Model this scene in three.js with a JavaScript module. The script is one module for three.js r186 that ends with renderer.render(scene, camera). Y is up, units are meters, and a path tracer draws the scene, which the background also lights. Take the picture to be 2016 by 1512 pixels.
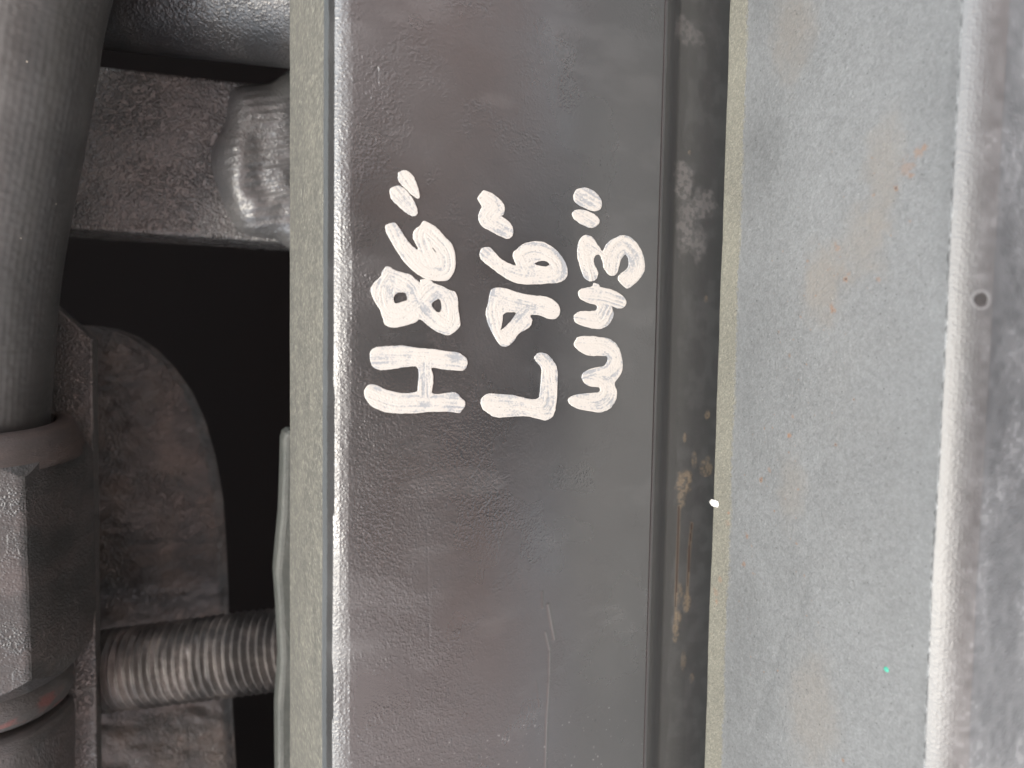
import * as THREE from 'three';
import { MarchingCubes } from 'three/addons/objects/MarchingCubes.js';
import { toCreasedNormals, mergeVertices } from 'three/addons/utils/BufferGeometryUtils.js';

// ------------------------------------------------------------------ camera, sky, sun, exposure
const V = (x, y, z) => new THREE.Vector3(x, y, z);
const MM = 0.001, DIST = 0.194, YC = 1.25, FPX = 1467;      // the phone was held upright, so the picture lies on its side: world up is picture left
const scene = new THREE.Scene();
const camera = new THREE.PerspectiveCamera(54.53, 4 / 3, 0.01, 400);
const PITCH = 25 * Math.PI / 180;
const fwd = V(0, -Math.sin(PITCH), -Math.cos(PITCH)).addScaledVector(V(1, 0, 0), -0.0587).normalize();
const right0 = V(0, -Math.cos(PITCH), Math.sin(PITCH)).addScaledVector(V(1, 0, 0), 0.0173);
const camUp = right0.clone().cross(fwd).normalize();        // picture up
const right = fwd.clone().cross(camUp).normalize();
camera.position.set(0, YC, DIST);
camera.up.copy(camUp);
camera.lookAt(camera.position.clone().add(fwd));
camera.focus = 0.222; camera.userData.fStop = 9.5;

const SUN_EL = 56 * Math.PI / 180, SUN_AZ = 13 * Math.PI / 180;   // behind the photographer, hazy
const sunDir = V(-Math.sin(SUN_AZ) * Math.cos(SUN_EL), Math.sin(SUN_EL), Math.cos(SUN_AZ) * Math.cos(SUN_EL));
const sun = new THREE.DirectionalLight(0xfff3e2, 1.5);
sun.position.copy(sunDir).multiplyScalar(6).add(V(0, YC, 0));
sun.target.position.set(0, YC - 0.1, 0);
sun.castShadow = true; sun.shadow.radius = 40; sun.shadow.mapSize.set(2048, 2048);
Object.assign(sun.shadow.camera, { left: -1, right: 1, top: 1, bottom: -1, near: 0.5, far: 14 });
scene.add(sun, sun.target);

const clamp = (x, a = 0, b = 1) => Math.min(b, Math.max(a, x));
const mix = (a, b, t) => a + (b - a) * t;
const sstep = (a, b, x) => { const t = clamp((x - a) / (b - a)); return t * t * (3 - 2 * t); };
function hash(x, y, s = 0) { let h = (x * 374761393 + y * 668265263 + s * 1274126177) | 0; h = Math.imul(h ^ (h >>> 13), 1274126177); h ^= h >>> 16; return (h >>> 0) / 4294967296; }
function noise(x, y, s = 0, per = 0) {
  let xi = Math.floor(x), yi = Math.floor(y); const fx = x - xi, fy = y - yi;
  let x1 = xi + 1, y1 = yi + 1;
  if (per) { const m = (v) => ((v % per) + per) % per; xi = m(xi); x1 = m(x1); yi = m(yi); y1 = m(y1); }
  const ux = fx * fx * (3 - 2 * fx), uy = fy * fy * (3 - 2 * fy);
  return mix(mix(hash(xi, yi, s), hash(x1, yi, s), ux), mix(hash(xi, y1, s), hash(x1, y1, s), ux), uy);
}
function fbm(x, y, s = 0, o = 4, per = 0) { let a = 0.5, v = 0, n = 0; for (let i = 0; i < o; i++) { v += a * noise(x, y, s + i * 17, per); n += a; a *= 0.5; x *= 2; y *= 2; per *= 2; } return v / n; }
function rng(seed) { let a = seed >>> 0; return () => { a = (a + 0x6D2B79F5) | 0; let t = Math.imul(a ^ (a >>> 15), 1 | a); t = (t + Math.imul(t ^ (t >>> 7), 61 | t)) ^ t; return ((t ^ (t >>> 14)) >>> 0) / 4294967296; }; }

{ // bright overcast sky: thin cloud with the sun's glow behind it
  const W = 512, H = 256, d = new Float32Array(W * H * 4), p = V(0, 0, 0);
  for (let j = 0; j < H; j++) for (let i = 0; i < W; i++) {
    const el = ((j + 0.5) / H - 0.5) * Math.PI, az = ((i + 0.5) / W - 0.5) * 2 * Math.PI;
    p.set(Math.cos(el) * Math.cos(az), Math.sin(el), Math.cos(el) * Math.sin(az));
    const up = Math.max(0, p.y), c = Math.max(0, p.dot(sunDir));
    const cloud = 0.86 + 0.28 * fbm(8 + p.x / (up + 0.35) * 2.2, 8 + p.z / (up + 0.35) * 2.2, 5, 4);
    const L = (1.2 + 0.5 * up) * cloud + 2.2 * Math.pow(c, 5);
    const k = (j * W + i) * 4, w = Math.pow(c, 6);
    d[k] = L * mix(0.9, 1.0, w); d[k + 1] = L; d[k + 2] = L * mix(1.13, 0.98, w); d[k + 3] = 1;
  }
  const t = new THREE.DataTexture(d, W, H, THREE.RGBAFormat, THREE.FloatType);
  t.mapping = THREE.EquirectangularReflectionMapping; t.magFilter = t.minFilter = THREE.LinearFilter; t.needsUpdate = true;
  scene.background = t; scene.environment = t;
}
const renderer = new THREE.WebGLRenderer({ antialias: true });
renderer.setSize(1024, 768);
renderer.toneMapping = THREE.LinearToneMapping;
renderer.toneMappingExposure = 1.72;
renderer.shadowMap.enabled = true; renderer.shadowMap.type = THREE.PCFSoftShadowMap;

// ------------------------------------------------------------------ helpers
const names = {};
function numbered(n) { if (!(n in names)) { names[n] = 0; return n; } names[n]++; return n + '_' + String(names[n]).padStart(3, '0'); }
function tag(o, label, category, group, kind) { if (label) o.userData.label = label; if (category) o.userData.category = category; if (group) o.userData.group = group; if (kind) o.userData.kind = kind; return o; }
function thing(name, label, category, pos) { const g = new THREE.Group(); g.name = numbered(name); if (pos) g.position.copy(pos); scene.add(g); return tag(g, label, category); }
function part(name, geo, m, parent, label) {     // geometry in world space, moved into the parent's frame
  const o = new THREE.Mesh(geo, m); o.name = name; o.castShadow = o.receiveShadow = true;
  let off = V(0, 0, 0), q = parent; while (q && q !== scene) { off.add(q.position); q = q.parent; }
  geo.translate(-off.x, -off.y, -off.z); parent.add(o); if (label) o.userData.label = label; return o;
}
function ray(px, py) { return fwd.clone().addScaledVector(right, (px - 1008) / FPX).addScaledVector(camUp, (756 - py) / FPX); }
const P = (px, py, depth) => camera.position.clone().addScaledVector(ray(px, py), depth * MM);
function hit(px, py, p0, n) { const r = ray(px, py); const t = p0.clone().sub(camera.position).dot(n) / r.dot(n); return camera.position.clone().addScaledVector(r, t); }
const faceP = V(0, YC, 0), faceN = V(0, 0, 1);
function tex(w, h, fn, { srgb = true, wrapU = THREE.RepeatWrapping, wrapV = THREE.ClampToEdgeWrapping } = {}) {
  const d = new Uint8Array(w * h * 4), o = [0, 0, 0];
  for (let j = 0; j < h; j++) for (let i = 0; i < w; i++) {
    fn((i + 0.5) / w, (j + 0.5) / h, o); const k = (j * w + i) * 4;
    for (let c = 0; c < 3; c++) { const v = clamp(o[c]); d[k + c] = Math.round(255 * (srgb ? (v <= 0.0031308 ? 12.92 * v : 1.055 * Math.pow(v, 1 / 2.4) - 0.055) : v)); }
    d[k + 3] = 255;
  }
  const t = new THREE.DataTexture(d, w, h); t.magFilter = THREE.LinearFilter; t.minFilter = THREE.LinearMipmapLinearFilter; t.generateMipmaps = true;
  t.wrapS = wrapU; t.wrapT = wrapV; if (srgb) t.colorSpace = THREE.SRGBColorSpace; t.needsUpdate = true; return t;
}
function fieldTex(w, h, fn, opt) { return tex(w, h, (u, v, o) => { const f = fn(u, v); o[0] = o[1] = o[2] = f; }, { srgb: false, ...opt }); }
function segDist(x, y, a, b) { const dx = b[0] - a[0], dy = b[1] - a[1]; const t = clamp(((x - a[0]) * dx + (y - a[1]) * dy) / (dx * dx + dy * dy)); const ex = x - a[0] - t * dx, ey = y - a[1] - t * dy; return [Math.sqrt(ex * ex + ey * ey), t]; }
function polyDist(x, y, pts) { let m = 1e9; for (let i = 0; i + 1 < pts.length; i++) { const [q] = segDist(x, y, pts[i], pts[i + 1]); if (q < m) m = q; } return m; }

// a closed profile [z, h] in mm (h measured down from the camera) swept along x; uv: u over X range, v over the part of the profile between marks
const XR = 0.16;
function sweep(prof, x0, x1, i0, i1) {
  const n = prof.length, pos = [], uv = [], idx = [], S = [0];
  for (let i = 1; i <= n; i++) { const a = prof[i - 1], b = prof[i % n]; S.push(S[i - 1] + Math.hypot(a[0] - b[0], a[1] - b[1])); }
  const nx = 240, xs = []; for (let k = 0; k <= nx; k++) xs.push(mix(x0, x1, k / nx));
  for (let k = 0; k <= nx; k++) for (let i = 0; i <= n; i++) {
    const q = prof[i % n], e = xs[k] * 1000, wz = 0.5 * (noise(e * 0.06 + 50, q[0] * 0.05 + 50, 211) - 0.5) + 0.16 * (noise(e * 0.4 + 50, q[0] * 0.05 + 50, 212) - 0.5), wh = 0.16 * (noise(e * 0.05 + 50, q[0] * 0.02 + 60, 213) - 0.5); const edge = q[0] > -6 && q[0] < 0.5 && q[1] > 100 ? 0 : 1; pos.push(xs[k], YC - (q[1] + wh * edge) * MM, (q[0] + wz * edge * (Math.abs(q[0]) < 0.01 ? 0 : 1)) * MM); uv.push((xs[k] + XR) / (2 * XR), (S[i] - S[i0]) / (S[i1] - S[i0]));
  }
  for (let k = 0; k < nx; k++) for (let i = 0; i < n; i++) { const a = k * (n + 1) + i, b = a + 1, c = a + n + 1, e = c + 1; idx.push(a, b, c, b, e, c); }
  const contour = prof.map((q) => new THREE.Vector2(q[0], -q[1])), tri = THREE.ShapeUtils.triangulateShape(contour, []);
  for (const [x, flip] of [[x0, 0], [x1, 1]]) {
    const b = pos.length / 3; for (const q of prof) { pos.push(x, YC - q[1] * MM, q[0] * MM); uv.push(0.5, 0.001); }
    for (const t of tri) flip ? idx.push(b + t[0], b + t[2], b + t[1]) : idx.push(b + t[0], b + t[1], b + t[2]);
  }
  const g = new THREE.BufferGeometry(); g.setAttribute('position', new THREE.Float32BufferAttribute(pos, 3)); g.setAttribute('uv', new THREE.Float32BufferAttribute(uv, 2)); g.setIndex(idx);
  // orient outwards
  g.computeVertexNormals(); g.userData.S = S; return toCreasedNormals(g, 0.6);
}
function arc(cz, ch, r, a0, a1, n) { const o = []; for (let i = 0; i <= n; i++) { const a = mix(a0, a1, i / n) * Math.PI / 180; o.push([cz + r * Math.cos(a), ch - r * Math.sin(a)]); } return o; }
function axisGeo(geo, p0, p1) {   // geometry built along +y from 0 to length, laid from p0 towards p1
  const d = p1.clone().sub(p0).normalize(); geo.applyQuaternion(new THREE.Quaternion().setFromUnitVectors(V(0, 1, 0), d)); geo.translate(p0.x, p0.y, p0.z); return geo;
}

// ------------------------------------------------------------------ shared fine relief, tileable
const REP = { wrapU: THREE.RepeatWrapping, wrapV: THREE.RepeatWrapping };
function blobs(n, per, seed, rmin, rmax) {       // tileable scatter of soft round bumps, as a lookup
  const R = rng(seed), a = []; for (let i = 0; i < n; i++) a.push([R() * per, R() * per, mix(rmin, rmax, R() * R()), R()]); return a;
}
function stamp(w, h, list, per, into, amp) {
  for (const [bx, by, r, q] of list) {
    const cx = bx / per * w, cy = by / per * h, rp = r / per * w, n = Math.ceil(rp);
    for (let j = -n; j <= n; j++) for (let i = -n; i <= n; i++) { const d = Math.hypot(i, j) / rp; if (d < 1) { const k = ((((cy + j) | 0) % h + h) % h) * w + (((cx + i) | 0) % w + w) % w; const f = Math.pow(1 - d * d, 1.5) * amp * (0.4 + 0.6 * q); if (f > into[k]) into[k] = f; } }
  }
}
const castBump = (() => { const w = 512, f = new Float32Array(w * w); stamp(w, w, blobs(5200, 50, 3, 0.3, 0.7), 50, f, 1); return fieldTex(w, w, (u, v) => { const m = 0.35 + 0.65 * sstep(0.3, 0.75, fbm(u * 5, v * 5, 9, 3, 5)); return 0.2 + 0.2 * fbm(u * 40, v * 40, 4, 3, 40) + 0.45 * m * f[((v * w) | 0) * w + ((u * w) | 0)]; }, REP); })();
const castColour = (a, b) => tex(512, 512, (u, v, o) => { const t = sstep(0.3, 0.75, fbm(u * 6, v * 6, 21, 5, 6)), g = 0.86 + 0.28 * noise(u * 128, v * 128, 6, 128); for (let c = 0; c < 3; c++) o[c] = mix(a[c], b[c], t) * g; }, REP);
const castRough = fieldTex(256, 256, (u, v) => 0.5 + 0.16 * fbm(u * 8, v * 8, 33, 4, 8), REP);
function metricMat(mapTex, bump, bumpScale, rough, tile, extra = {}) {   // textures with uv in metres
  const c = (t) => { if (!t) return null; const q = t.clone(); q.repeat.set(1 / tile, 1 / tile); q.needsUpdate = true; return q; };
  return new THREE.MeshPhysicalMaterial({ map: c(mapTex), bumpMap: c(bump), bumpScale, roughnessMap: c(castRough), roughness: rough, metalness: 0, ior: 1.8, ...extra });
}
const blackCast = castColour([0.045, 0.043, 0.042], [0.075, 0.068, 0.064]);
const brownCast = castColour([0.05, 0.047, 0.044], [0.1, 0.08, 0.067]);
const M = {
  plate: metricMat(castColour([0.15, 0.148, 0.144], [0.185, 0.175, 0.166]), castBump, 0.0028, 0.46, 0.06),
  weld: metricMat(castColour([0.11, 0.11, 0.11], [0.14, 0.138, 0.134]), castBump, 0.0006, 0.5, 0.05),
  rod: metricMat(castColour([0.03, 0.03, 0.031], [0.05, 0.047, 0.045]), castBump, 0.0008, 0.62, 0.06),
  lug: metricMat(brownCast, castBump, 0.0012, 0.68, 0.06),
  fitting: metricMat(castColour([0.05, 0.047, 0.045], [0.085, 0.072, 0.068]), castBump, 0.0005, 0.65, 0.06),
  stud: metricMat(castColour([0.06, 0.055, 0.052], [0.14, 0.125, 0.115]), castBump, 0.0003, 0.7, 0.04, { metalness: 0.35 }),
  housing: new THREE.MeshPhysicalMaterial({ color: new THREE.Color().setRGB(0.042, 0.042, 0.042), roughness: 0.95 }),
};

// ------------------------------------------------------------------ ground under the machine (seen only as the pale reflection in the paint)
{
  const m = new THREE.MeshStandardMaterial({ map: tex(512, 512, (u, v, o) => { const f = 0.42 + 0.16 * fbm(u * 12, v * 12, 70, 5, 12) + 0.04 * noise(u * 256, v * 256, 71, 256); o[0] = f; o[1] = f; o[2] = f * 0.98; }, REP), roughness: 0.95 });
  m.map.repeat.set(60, 60);
  const g = new THREE.PlaneGeometry(120, 120); g.rotateX(-Math.PI / 2);
  const o = part('ground', g, m, scene); tag(o, 'pale grey concrete yard under the machine', 'ground', null, 'structure');
}

{ // red-washed wall across the yard, mirrored in the paint on both sides of the photographer
  const W = thing('yard_wall', 'long pale red rendered wall across the yard, facing the machine', 'wall', V(0, 0, 2.6));
  const m = new THREE.MeshStandardMaterial({ map: tex(256, 256, (u, v, o) => { const f = 0.85 + 0.3 * fbm(u * 8, v * 8, 75, 4, 8); o[0] = 0.64 * f; o[1] = 0.46 * f; o[2] = 0.41 * f; }, REP), roughness: 0.9 });
  m.map.repeat.set(8, 2);
  const g = new THREE.BoxGeometry(14, 3.5, 0.2); g.translate(0, 1.75, 2.7); part('wall_face', g, m, W);
  const c = new THREE.BoxGeometry(14.1, 0.08, 0.28); c.translate(0, 3.542, 2.7); part('coping', c, new THREE.MeshStandardMaterial({ color: new THREE.Color().setRGB(0.35, 0.34, 0.32), roughness: 0.9 }), W);
}

// ------------------------------------------------------------------ box beam with the writing
const HT = 38.9, HB = 140.2, R1 = 5.2;
const beam = thing('box_beam', 'black painted square steel beam with white handwritten sizes on its face', 'beam', V(0, YC - HB * MM, -0.03));
{
  const prof = [[-74, HB], ...arc(-70, HT + 4, 4, 180, 90, 6), [-69, HT], [-5.2, HT], ...arc(-R1, HT + R1, R1, 90, 0, 14), [0, HT + R1 + 1], [0, HB - 1.4], ...arc(-0.6, HB - 0.6, 0.6, 0, -90, 4), [-1.6, HB]];
  const i0 = 1, i1 = prof.length - 1;
  const g = sweep(prof, -0.45, 0.45, i0, i1);
  const S = [0]; for (let i = 1; i < prof.length; i++) S.push(S[i - 1] + Math.hypot(prof[i][0] - prof[i - 1][0], prof[i][1] - prof[i - 1][1]));
  const LEN = S[i1] - S[i0], sFace = S[9 + 14] - S[i0] - 0, faceStart = sFace;    // s (mm) where the front face begins
  // marks on the front face, in mm: x along the beam, s along the profile
  const onFace = (px, py) => { const q = hit(px, py, faceP, faceN); return [q.x * 1000, faceStart + (YC - q.y) * 1000 - (HT + R1)]; };
  const scratchA = [[1072, 1165], [1073, 1195]].map((q) => onFace(...q)), scratchB = [[1083, 1190], [1090, 1230], [1096, 1258]].map((q) => onFace(...q));
  const scratchC = [[1078, 1245], [1086, 1280], [1085, 1340], [1080, 1420], [1077, 1530]].map((q) => onFace(...q)), scratchD = [[1060, 1340], [1066, 1390]].map((q) => onFace(...q));
  const scratchE = [[748, 135], [748, 165]].map((q) => onFace(...q)), scratchF = [[845, 1040], [850, 1300]].map((q) => onFace(...q));
  const pebble = (() => { const w = 1024, per = 80, f = new Float32Array(w * w); stamp(w, w, blobs(17000, per, 8, 0.22, 0.5), per, f, 1); return (x, s) => f[(((s / per * w) | 0) % w + w) % w * w + (((x / per * w) | 0) % w + w) % w]; })();
  const W = 1792, H = 896;
  const at = (u, v) => [(u * 2 - 1) * XR * 1000, v * LEN];
  const relief = (x, s) => { // height of the bump relief (not colour): where the paint took on a pebbled, orange-peel skin: mostly the upper half of the face, in patches
    const fs = s - faceStart; if (fs < -9) return 0.35; if (fs < 2.5) return mix(0.75, 0.7, sstep(-1, 2.5, fs));
    return clamp(sstep(75, 12, fs) * (0.25 + 0.9 * sstep(0.38, 0.62, fbm(x * 0.045 + 40, s * 0.045, 51, 4))) + 0.75 * sstep(0.6, 0.72, fbm(x * 0.07 + 9, s * 0.07 + 3, 52, 4)));
  };
  const topDust = (s, x) => { const back = faceStart - s; return sstep(11.5 + 1.2 * noise(x * 0.3, 1, 3), 14.5, back); };   // dust lies on the flat top, rubbed off along the front edge
  const speckGrid = new Float32Array(W * H); { const R = rng(41); for (let i = 0; i < 420; i++) { const cx = R() * W, cy = (0.38 + 0.62 * R()) * H, rr = 0.7 + 1.6 * R() * R(), a = (R() < 0.25 ? -0.03 : 0.05 + 0.12 * R()); for (let j = -3; j <= 3; j++) for (let k = -3; k <= 3; k++) { const q = Math.hypot(j, k * 0.8); if (q < rr) { const yy = (cy + j) | 0, xx = ((cx + k) | 0 + W) % W; if (yy >= 0 && yy < H && xx >= 0 && xx < W) speckGrid[yy * W + xx] = a * (1 - 0.5 * q / rr); } } } }
  const map = tex(W, H, (u, v, o) => {
    const [x, s] = at(u, v), n = fbm(x * 0.05 + 7, s * 0.05, 11, 5), f = noise(x * 3.1, s * 3.1, 12);
    const dirt = sstep(0.55, 0.78, fbm(x * 0.12 + 3, s * 0.05, 14, 4)) * 0.018;
    let b = 0.042 + 0.016 * (n - 0.5) + 0.005 * (f - 0.5) + dirt * 0.9 + speckGrid[Math.min(H - 1, (v * H) | 0) * W + Math.min(W - 1, (u * W) | 0)];
    o[0] = b; o[1] = b * 1.0; o[2] = b * 1.0;
    const d = topDust(s, x);
    if (d > 0) {
      const gr = 0.5 + 0.9 * noise(x * 1.6, s * 0.8, 15) * noise(x * 0.9, s * 0.45, 18) + 0.3 * (fbm(x * 0.06, s * 0.15, 19, 4) - 0.5);
      const sp = noise(x * 2, s * 1, 16) > 0.86 ? 0.07 : 0;
      o[0] = mix(o[0], 0.14 * gr + sp, d); o[1] = mix(o[1], 0.134 * gr + sp, d); o[2] = mix(o[2], 0.103 * gr + sp * 0.85, d);
    }
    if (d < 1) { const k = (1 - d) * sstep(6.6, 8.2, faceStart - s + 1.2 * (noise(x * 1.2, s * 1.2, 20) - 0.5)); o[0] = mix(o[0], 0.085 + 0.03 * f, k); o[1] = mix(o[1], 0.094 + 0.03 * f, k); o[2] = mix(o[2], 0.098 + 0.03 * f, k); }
    if (s > faceStart) for (const [sc, w] of [[scratchB, 0.5], [scratchC, 0.45]]) { const q = polyDist(x, s, sc); if (q < w) { const t = (1 - q / w) * 0.05; o[0] += t; o[1] += t; o[2] += t; } }
  });
  const bump = fieldTex(W, H, (u, v) => {
    const [x, s] = at(u, v), p = relief(x, s), fs = s - faceStart;
    let h = 0.35 + 0.1 * (fbm(x * 0.25, s * 0.25, 61, 3) - 0.5) + p * (0.26 * pebble(x, s) + 0.18 * (noise(x * 1.6, s * 1.6, 62) - 0.5)) + 0.03 * (noise(x * 2.2, s * 2.2, 63) - 0.5);
    if (fs < -12) h += 0.3 * (noise(x * 3.6, s * 3.6, 64) - 0.5);
    if (fs > 0) {
      for (const [sc, w, a] of [[scratchA, 0.5, 0.3], [scratchB, 0.7, 0.5], [scratchC, 0.6, 0.35], [scratchD, 0.4, 0.2], [scratchE, 0.4, -0.3], [scratchF, 0.5, -0.12]]) { const q = polyDist(x, s, sc); if (q < w * 2) h += a * Math.exp(-q * q / (w * w) * 2); }
    }
    return h;
  });
  const rough = tex(1024, 512, (u, v, o) => { const [x, s] = at(u, v), d = topDust(s, x); o[0] = 0; o[1] = mix(mix(0.3, 0.4, sstep(2, -1, s - faceStart)) + 0.22 * (fbm(x * 0.06, s * 0.06, 81, 4) - 0.5), 0.85, d); o[2] = 0; }, { srgb: false });
  const m = new THREE.MeshPhysicalMaterial({ map, bumpMap: bump, bumpScale: 0.00036, roughnessMap: rough, roughness: 1, metalness: 0, ior: 2.1 });
  part('beam_wall', g, m, beam);

  // recessed web plate below the beam, with the fillet seam
  const wprof = [[-16, HB + 0.15], [-1.3, HB + 0.15], [-1.0, HB + 0.45], [-0.75, HB + 0.9], [-0.65, HB + 1.5], [-0.8, HB + 2.2], [-1.2, HB + 3.1], [-2.0, HB + 4.2], [-3.1, HB + 5.4], [-4.2, HB + 6.9], [-4.9, HB + 8.6], [-5.2, HB + 10.5], [-5.2, HB + 11.5], [-5.2, 250], [-16, 250]];
  const wi0 = 1, wi1 = 13, wg = sweep(wprof, -0.45, 0.45, wi0, wi1);
  const wS = [0]; for (let i = 1; i < wprof.length; i++) wS.push(wS[i - 1] + Math.hypot(wprof[i][0] - wprof[i - 1][0], wprof[i][1] - wprof[i - 1][1]));
  const wLen = wS[wi1] - wS[wi0], wFlat = wS[12] - wS[wi0];
  const webP = V(0, 0, -5.2 * MM);
  const onWeb = (px, py) => { const q = hit(px, py, webP, faceN); return [q.x * 1000, wFlat + (YC - q.y) * 1000 - (HB + 11.5)]; };
  const spot = (px, py, rx, rs, k) => ({ c: onWeb(px, py), rx, rs, k });
  const water = [spot(1345, 360, 8, 5, 1), spot(1385, 400, 6, 6, 0.8), spot(1352, 440, 9, 5, 0.9), spot(1375, 480, 7, 4, 0.7), spot(1345, 60, 5, 5, 0.7), spot(1372, 75, 4, 4, 0.5), spot(1345, 470, 8, 3, 0.5)];
  const rustS = [spot(1392, 817, 2.0, 1.3, 1), spot(1348, 862, 1.8, 0.8, 0.8), spot(1390, 920, 4, 3, 0.8), spot(1367, 905, 3, 1.6, 0.7), spot(1348, 950, 5, 4, 1.1), spot(1342, 975, 5, 2.6, 0.9), spot(1336, 1170, 4, 2, 0.7), spot(1333, 1222, 4.5, 2.2, 1), spot(1330, 1245, 4, 1.6, 0.8), spot(1352, 1185, 4, 2, 0.8), spot(1345, 1300, 4, 1.5, 0.5), spot(1390, 590, 1.4, 1, 0.7), spot(1362, 1335, 2, 1.2, 0.5), spot(1358, 300, 0.8, 0.8, 0.8)];
  const streaks = [[[1337, 995], [1335, 1060], [1333, 1110], [1330, 1190], [1331, 1240]], [[1362, 1030], [1357, 1080], [1354, 1150], [1352, 1200]]].map((l) => l.map((q) => onWeb(...q)));
  const wat = (u, v) => [(u * 2 - 1) * XR * 1000, v * wLen];
  const mark = (list, x, s, sd) => { let t = 0; for (const q of list) { const e = Math.hypot((x - q.c[0]) / q.rx, (s - q.c[1]) / q.rs); if (e < 1.5) t = Math.max(t, q.k * sstep(0.95, 0.5, e - 0.75 * (fbm(x * 0.5, s * 0.5, sd, 4) - 0.4))); } return t; };
  const wmap = tex(2048, 320, (u, v, o) => {
    const [x, s] = wat(u, v), n = fbm(x * 0.1, s * 0.1, 90, 4);
    let b = 0.046 + 0.01 * (n - 0.5);
    const soil = sstep(wFlat + 1, wFlat + 1.8, s + 1.5 * (noise(x * 0.15, 0, 91) - 0.5)) * (0.006 + 0.012 * sstep(0.4, 0.7, fbm(x * 0.3, s * 0.3, 92, 4)));
    b += soil; o[0] = b; o[1] = b * 1.02; o[2] = b * 1.03;
    const wt = mark(water, x, s, 93) * (0.35 + 0.65 * sstep(0.38, 0.6, fbm(x * 0.8, s * 0.8, 94, 4)));
    o[0] += wt * 0.075; o[1] += wt * 0.07; o[2] += wt * 0.068;
    const rt = mark(rustS, x, s, 95) * (0.3 + 0.7 * sstep(0.35, 0.65, noise(x * 1.4, s * 1.4, 96)));
    o[0] = mix(o[0], 0.19, rt * 0.7); o[1] = mix(o[1], 0.15, rt * 0.7); o[2] = mix(o[2], 0.105, rt * 0.7);
    for (const l of streaks) { const q = polyDist(x + 0.5 * noise(s * 2, x, 97), s, l), w = 0.95; if (q < w) { const t = (1 - q / w) * (0.3 + 0.7 * noise(x * 0.6, s * 3, 98)); o[0] = mix(o[0], 0.24, t * 0.75); o[1] = mix(o[1], 0.18, t * 0.75); o[2] = mix(o[2], 0.115, t * 0.75); if (q < 0.28 && x > l[l.length - 1][0] + 8) { o[0] = 0.05; o[1] = 0.032; o[2] = 0.025; } } }
  });
  const wbump = fieldTex(2048, 320, (u, v) => { const [x, s] = wat(u, v); return 0.4 + 0.12 * (fbm(x * 0.12, s * 0.9, 101, 3) - 0.5) + 0.25 * mark(rustS, x, s, 95) * noise(x * 2, s * 2, 102) + 0.18 * mark(water, x, s, 93) * noise(x * 1.5, s * 1.5, 103) + 0.06 * noise(x * 1.5, s * 1.5, 104); });
  const wm = new THREE.MeshPhysicalMaterial({ map: wmap, bumpMap: wbump, bumpScale: 0.0003, roughness: 0.42, ior: 1.8 });
  part('web_plate', wg, wm, beam, 'dark recessed web under the beam face with brown rust stains');
}

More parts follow.
